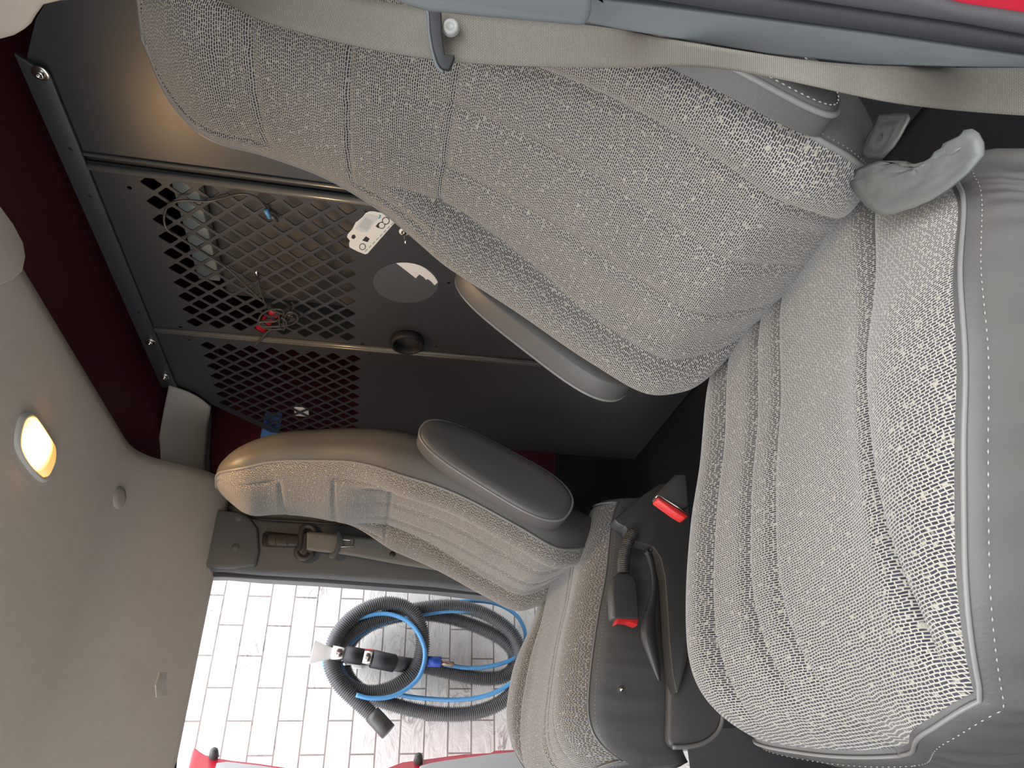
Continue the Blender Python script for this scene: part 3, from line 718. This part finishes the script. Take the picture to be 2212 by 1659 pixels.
# ================================================================ DRIVER SIDE PILLAR AND BELT
def ypl(name, l, y, th, m, bevel=.004): return struct(plate(name, l, 'y', y, th, m, bevel=bevel))
ypl('trim_8', [(700, -60), (832, 0), (880, 19), (927, 32), (1100, 48), (1252, 62), (1264, 60), (1277, 48), (1284, -60)], -.175, .06, TRIM_B, .010)
ypl('trim_9', [(1272, -60), (1270, 52), (1340, 66), (1500, 92), (1660, 118), (1877, 142), (2120, 148), (2400, 150), (2400, 150), (2400, 140), (2212, 121), (1877, 72), (1600, 36), (1307, 0), (1200, -60)], -.13, .05, TRIM_B, .010)
ypl('trim_10', [(1295, -10), (1600, 38), (1877, 75), (2212, 124), (2400, 150), (2400, 100), (2212, 76), (2071, 50), (1877, 22), (1600, -20), (1295, -80)], -.14, .05, mat('dark weatherstrip', (.035, .033, .040), .5), .008)
ypl('trim_11', [(1590, -20), (1711, 3), (1877, 28), (2071, 56), (2212, 82), (2400, 108), (2400, 70), (2212, 33), (2085, 14), (2016, -3), (1800, -60)], -.15, .05, mat('scuffed weatherstrip', (.055, .052, .06), .5), .008)
ypl('trim_12', [(1900, -30), (2016, 0), (2085, 17), (2212, 36), (2400, 70), (2400, -60), (1900, -60)], -.145, .05, RED, .004)
ypl('trim_13', [(-60, 95), (0, 88), (30, 80), (50, 68), (64, 56), (74, 38), (92, 14), (130, 5), (320, -4), (320, -80), (-60, -80)], .20, .03, LINER, .006)
struct(plate('trim_14', [(-50, 380), (0, 441), (30, 482), (52, 524), (57, 555), (50, 588), (30, 605), (-50, 640)], 'z', 1.522, .01, LINER, bevel=.004))
db = empty('seat_belt', 'pale grey-beige webbing belt hanging in front of the near pillar by the driver seat', 'seat belt', (.70, -.05, .9))
def dp(px_, py_, dep): 
    return CAM+(FW + RT*((1659-py_)-829.5)/FPX - UP*(px_-1106)/FPX)*dep
inn = [(380, -45, .80), (470, -5, .76), (560, 42, .72), (700, 84, .70), (830, 112, .68), (950, 130, .665), (1100, 142, .655), (1300, 146, .62), (1420, 144, .585), (1500, 143, .57), (1600, 154, .56), (1750, 185, .555), (1850, 207, .565), (1950, 225, .58), (2100, 242, .64), (2300, 256, .64)]
outp = [(480, -120, .80), (540, -80, .76), (640, -40, .72), (760, -8, .70), (850, 8, .68), (950, 22, .665), (1100, 38, .655), (1300, 58, .61), (1420, 80, .565), (1500, 94, .55), (1600, 110, .545), (1750, 131, .55), (1850, 140, .56), (1950, 144, .58), (2100, 147, .64), (2300, 147, .64)]
ribbon('webbing', [dp(*p) for p in inn], [dp(*p) for p in outp], BELT, db)
lp = [dp(*p) for p in [(938, 20, .652), (928, 36, .652), (930, 70, .652), (936, 110, .651), (947, 142, .650), (956, 154, .65), (972, 156, .65), (980, 140, .65), (984, 126, .65), (962, 124, .651), (956, 80, .651), (954, 20, .652)]]
lt = prism('latch_plate', lp, -FW*.007, BLACK, db, bevel=.0015)
ch = [dp(*p) for p in [(921, 20, .650), (926, 36, .650), (928, 75, .650), (936, 118, .649), (946, 146, .648), (958, 156, .648), (950, 150, .644), (938, 128, .643), (925, 80, .644), (921, 40, .644)]]
tube('latch_rim', crom(ch[:6], 5), .0018, TRIM_B, lt, sides=8)
bt = dp(974, 62, .655); lathe('belt_button', [(0, .004), (.003, .004), (.0035, .005), (.0065, .0055), (.0078, .004), (.0082, 0)], bt, -FW, mat('grey button', (.3, .3, .29), .4), db)

# ================================================================ BETWEEN THE SEATS
XI = -.205
c5 = lambda l: crop(l, 3.687, 1100, 1050)
# recliner shield and lever belong to the passenger seat
sh = [(835, 265), (880, 228), (980, 140), (1080, 60), (1200, -20), (1420, -20), (1450, 400), (1450, 900), (1440, 1300), (1390, 1500), (1350, 1650), (1330, 1640), (1300, 1500), (1275, 1250), (1260, 1000), (1240, 720), (1205, 570), (1145, 480), (1000, 440), (960, 385), (925, 325), (870, 300)]
s_ = plate('recliner_shield', c5(sh), 'x', XI+.012, -.035, DPLAS, pas, bevel=.010); s_.matrix_parent_inverse = Matrix.Translation(pas.location).inverted()
lv = c5([(1095, 520), (1120, 560), (1140, 650), (1155, 780), (1145, 900), (1125, 1010), (1110, 1110), (1115, 1220), (1145, 1340), (1175, 1460), (1198, 1555)])
lr = [.0095, .010, .009, .0085, .010, .014, .020, .021, .016, .010, .003]
lvp = crom([at(a, b, 'x', XI+.030) for a, b in lv], 5)
def lrf(i):
    t = min(9.999, i/5); k = int(t); return lr[k]+(lr[k+1]-lr[k])*(t-k)
tube('recliner_lever', lvp, .01, DPLAS, pas, sides=14, rf=lrf, flat=.6)
lathe('lever_screw', [(0, .004), (.003, .004), (.0035, .009), (.006, .009), (.0065, 0)], lvp[1]+Vector((.004, 0, 0)), (1, 0, 0), BLACK, pas)
lowv = [(1440, 1470), (1460, 1490), (1500, 1480), (1540, 1500), (1562, 1545), (1555, 1575), (1530, 1600), (1500, 1615), (1452, 1617), (1440, 1600)]
v_ = plate('lower_flap', [(1445, 1420), (1470, 1400), (1530, 1420), (1560, 1500), (1563, 1545), (1550, 1582), (1525, 1602), (1495, 1613), (1453, 1615), (1443, 1600)], 'x', XI-.015, -.02, VIN, pas, bevel=.006)
tube('piping', crom(px([(1563, 1530), (1556, 1572), (1530, 1600), (1495, 1612), (1453, 1614)], 'x', XI-.012), 6), .004, PIPE, v_, sides=8)
# passenger buckle on its ribbed stalk
bk = empty('seat_belt_buckle', 'charcoal belt buckle with red button lying against the passenger seat side', 'buckle', tuple(at(1355, 1300, 'x', XI+.04)))
XB = XI+.045
bo = plate('buckle_body', c5([(872, 690), (950, 690), (990, 715), (1012, 760), (1024, 860), (1038, 1030), (1036, 1062), (1020, 1066), (860, 1056), (828, 1050), (816, 850), (826, 745), (845, 712)]), 'x', XB, -.030, DPLAS, bk, bevel=.006)
rb = plate('release_button', c5([(868, 1040), (1034, 1046), (1024, 1112), (985, 1098), (950, 1084), (890, 1080), (852, 1098)]), 'x', XB-.002, -.024, REDP, bk, bevel=.002); rb['label'] = 'red release button'
stp = crom(px(c5([(985, 370), (950, 440), (925, 520), (912, 620), (912, 700)]), 'x', XB-.016), 10)
stp = resample(stp, .0012)
tube('buckle_stalk', stp, .012, DPLAS, bk, sides=14, rf=lambda i: .0112+.0011*sin(i*2*pi/3.2))
db2 = empty('seat_belt_buckle', 'upright belt buckle with red button and chrome edge, tucked beside the driver cushion', 'buckle', tuple(at(1450, 1060, 'x', .16)))
plate('buckle_body', c5([(1172, 75), (1215, 20), (1260, -30), (1330, -100), (1420, -100), (1440, 160), (1340, 200)]), 'x', .165, -.026, DPLAS, db2, bevel=.005)
r2_ = plate('release_button', c5([(1178, 88), (1200, 92), (1345, 180), (1430, 240), (1400, 260), (1325, 215), (1182, 112)]), 'x', .168, -.02, REDP, db2, bevel=.002); r2_['label'] = 'red release button'
tube('chrome_edge', px(c5([(1168, 92), (1186, 72), (1340, 165), (1430, 230)]), 'x', .168), .0016, CHROME, db2, sides=8)['label'] = 'bright chrome edge'

c = at(1343, 1489, 'x', -.225); so_ = lathe('snap_stud', [(0, .004), (.0035, .003), (.0045, 0), (.004, -.012)], c, (1, 0, 0), CHROME, pas, seg=12); so_['label'] = 'small bright metal stud'
# loose vinyl at the torn outer corner of the driver seat
c7 = lambda l: crop(l, 4.32, 1700, 150)
fl = c7([(640, 940), (760, 895), (870, 860), (1000, 858), (1100, 868), (1200, 890), (1350, 855), (1500, 810), (1640, 740), (1650, 660), (1635, 610), (1665, 570), (1740, 560), (1785, 590), (1830, 680), (1835, 800), (1700, 960), (1500, 1120), (1350, 1220), (1200, 1290), (1000, 1352), (880, 1362), (760, 1290), (650, 1170), (580, 1050), (645, 1025)])
def flap(name, l, z, th, m, parent, amp=.004, sub=1):
    pts = []
    for i, (a, b) in enumerate(l): pts.append(at(a, b, 'z', z(a, b)))
    cen = sum(pts, Vector())/len(pts); rings = []
    for k in range(7):
        s_ = 1-k/6
        rings.append([cen+(p-cen)*s_+Vector((0, 0, (amp*sin(k*1.9+i*.9)*min(1, k/2)*s_)+.001*(1-s_*s_))) for i, p in enumerate(pts)])
    o = grid(name, rings, m, parent, cv=True); md = o.modifiers.new('t', 'SOLIDIFY'); md.thickness = th; md.offset = 0
    return o
f1 = flap('loose_cover', fl, lambda a, b: .512, .003, VIN_L, drv); f1['label'] = 'pale loose vinyl flap torn at the outer rear corner'
f2 = flap('torn_tab', c7([(880, 410), (1000, 405), (1130, 410), (1142, 460), (1060, 620), (1000, 720), (900, 830), (830, 832), (760, 825), (660, 790), (740, 640), (830, 500)]), lambda a, b: .50, .002, VIN, drv, .003)
f2['label'] = 'small torn grey vinyl tab under the backrest'

# ================================================================ OUTSIDE: HOSE ON THE WALL, OPEN DOOR
c2_ = lambda l: crop(l, 4.02, 650, 1250)
def wallpath(l, x0, x1):
    n = len(l); return [at(*p, 'x', x0+(x1-x0)*i/(n-1)) for i, p in enumerate(c2_(l))]
hose = empty('vacuum_hose', 'black corrugated extractor hose hung in loops on the white block wall', 'hose', tuple(at(900, 1400, 'x', -1.9)))
hp = [(810, 735), (930, 748), (1060, 765), (1250, 805), (1450, 850), (1620, 868), (1760, 850), (1845, 780), (1855, 690), (1820, 600), (1720, 510), (1560, 430), (1380, 365), (1200, 325), (1000, 308), (800, 335), (640, 385), (500, 470), (410, 580), (370, 700), (390, 820), (470, 930), (600, 1020), (780, 1085), (1000, 1145), (1250, 1178), (1500, 1165), (1720, 1085), (1860, 960), (1920, 800), (1905, 640), (1850, 500), (1740, 390), (1560, 290), (1350, 240), (1150, 245), (950, 275), (750, 320), (560, 385), (420, 480), (320, 600), (285, 720), (310, 830), (400, 925), (560, 985), (740, 965), (900, 880), (1010, 760), (1055, 600), (1045, 440), (985, 310), (880, 235), (740, 213), (600, 245), (470, 315), (360, 420), (290, 540), (262, 670), (268, 780), (340, 920), (450, 1030), (540, 1110), (625, 1185)]
hw = resample(crom(wallpath(hp, -1.965, -1.80), 14), .0020)
tube('hose_body', hw, .03, HOSEM, hose, sides=16, rf=lambda i: .0262+.0038*sin(i*2*pi/4.0))
ce = wallpath([(620, 1180), (650, 1210), (700, 1265), (760, 1330)], -1.80, -1.79)
tube('hose_cuff', ce, .031, DPLAS, hose, sides=20)['label'] = 'smooth black end cuff'
bh = [(1240, 745), (1320, 758), (1450, 775), (1600, 768), (1750, 735), (1860, 685), (1930, 600), (1950, 500), (1925, 400), (1850, 300), (1700, 220), (1500, 192), (1300, 215), (1080, 300), (850, 345), (700, 395), (560, 460), (440, 560), (360, 700), (390, 830), (480, 910), (620, 960), (780, 992), (1000, 1032), (1300, 1052), (1550, 1030), (1750, 955), (1880, 840), (1925, 660), (1880, 490), (1750, 360), (1550, 292), (1300, 282), (1060, 310), (900, 330)]
bh2 = [(780, 990), (640, 1000), (450, 980), (300, 900), (215, 780), (205, 680), (250, 545), (350, 420), (500, 345), (700, 303), (860, 335), (980, 420), (1060, 560), (1075, 700), (1020, 860), (900, 970), (760, 1030), (600, 1038), (480, 1010)]
bhose = empty('water_hose', 'thin blue water line coiled with the black hose on the wall', 'hose', tuple(at(900, 1400, 'x', -1.85)))
tube('hose_body', crom(wallpath(bh, -1.93, -1.86), 8), .0085, BLUE, bhose, sides=10)
tube('hose_loop', crom(wallpath(bh2, -1.86, -1.775), 8), .0085, BLUE, bhose, sides=10)
cn = wallpath([(1100, 718), (1215, 722)], -1.85, -1.85); tube('connector_sleeve', cn, .020, mat('royal blue plastic', (.03, .09, .5), .4), bhose, sides=16)['label'] = 'royal blue connector sleeve'
tube('brass_fitting', wallpath([(1215, 728), (1260, 735), (1325, 745)], -1.86, -1.87), .010, mat('dull brass', (.45, .33, .25), .4, metal=.8), bhose, sides=10)
wand = empty('extractor_wand', 'chrome and black spray wand with flared clear nozzle over the hose coil', 'wand', tuple(at(720, 1410, 'x', -1.78)))
XW = -1.75
tube('wand_tube', wallpath([(270, 640), (385, 655)], XW, XW), .026, CHROME, wand, sides=18)
tube('grip', wallpath([(385, 655), (535, 680)], XW, XW), .030, BLACK, wand, sides=18)
tube('chrome_collar', wallpath([(535, 680), (620, 695)], XW, XW), .028, CHROME, wand, sides=18)
tube('grip', wallpath([(615, 695), (810, 735)], XW, XW-.02), .0325, BLACK, wand, sides=18)
tube('hose_neck', resample(crom(wallpath([(800, 733), (880, 745), (960, 755)], XW-.02, -1.95), 8), .0021), .028, HOSEM, wand, sides=16, rf=lambda i: .0262+.0028*sin(i*2*pi/3.6))
NZ = mat('cloudy nozzle plastic', (.50, .47, .46), .25)
plate('nozzle', c2_([(118, 535), (128, 535), (200, 570), (290, 605), (288, 685), (200, 705), (80, 735), (73, 725), (95, 620)]), 'x', XW+.008, -.018, NZ, wand, bevel=.004)
tube('trigger', wallpath([(500, 625), (600, 632), (690, 648)], XW-.01, XW-.01), .009, REDP, wand, sides=10)['label'] = 'red trigger bar'
hk = empty('wall_hook', 'small metal hook holding the hose loops on the wall', 'hook', tuple(at(760, 1433, 'x', -1.98)))
tube('hook_arm', crom(wallpath([(440, 735), (440, 735), (420, 738), (380, 740)], -1.995, -1.76), 6), .006, CHROME, hk, sides=8)
box('hook_plate', tuple(at(760, 1433, 'x', -1.998)-Vector((0, .02, .04))), tuple(at(760, 1433, 'x', -1.99)+Vector((.0, .02, .04))), WHITE, hk, bevel=.002)

# open passenger door: hinge at the front, rear edge towards the wall
dr = empty('car_door', 'red passenger door with grey inner panel, swung open outside', 'car door', (-1.0, -1.2, .2))
E0 = Vector((-1.62, -.50, 0)); Hh = Vector((-1.0, -1.25, 0)); dd = (Hh-E0).normalized(); nr = Vector((-dd.y, dd.x, 0)); nr = nr if nr.y > 0 else -nr
def ds(px_, py_):
    """pixel to door plane (s along from the rear edge, z)"""
    d = FW + RT*((1659-py_)-829.5)/FPX - UP*(px_-1106)/FPX
    t = ((E0-CAM).dot(nr))/d.dot(nr); p = CAM+d*t; return (p-E0).dot(dd), p.z
def dpt(s, z, o=0): return E0+dd*s+Vector((0, 0, z))+nr*o
edge = [ds(*p) for p in ((415, 1620), (420, 1612), (432, 1622), (445, 1630), (470, 1636), (500, 1641), (560, 1648), (640, 1660), (700, 1672), (780, 1670), (830, 1660), (870, 1645), (940, 1636), (1000, 1628), (1060, 1625), (1068, 1620), (1110, 1618), (1160, 1620), (1250, 1622))]
outer = [dpt(s, z) for s, z in edge]
bot = [dpt(edge[-1][0], .12), dpt(.90, .12), dpt(.90, .9), dpt(.62, 1.40)]
prism('outer_shell', outer+bot, -nr*.05, RED, dr, bevel=.006)
ip = [ds(*p) for p in ((905, 1662), (930, 1655), (960, 1650), (1060, 1636), (1120, 1630), (1200, 1630))]
gl = mat('grey door lining', (.40, .40, .41), .6)
prism('inner_panel', [dpt(s, z, .018) for s, z in ip]+[dpt(ip[-1][0]+.02, .2, .018), dpt(.86, .2, .018), dpt(.86, .80, .018), dpt(.3, ip[0][1], .018)], -nr*.018, gl, dr, bevel=.006)
gp = [ds(*p) for p in ((468, 1650), (490, 1647), (560, 1655), (640, 1668), (760, 1690))]
prism('window_surround', [dpt(s, z, .004) for s, z in gp]+[dpt(.8, gp[-1][1], .004), dpt(.6, gp[0][1]-.02, .004)], -nr*.003, gl, dr, bevel=.001)
for p in ((462, 1634), (903, 1645)):
    s, z = ds(*p); lathe('bumper_stop', [(.016, 0), (.013, .025), (.009, .03), (0, .031)], dpt(s, z, 0), nr, DPLAS, dr, seg=16)
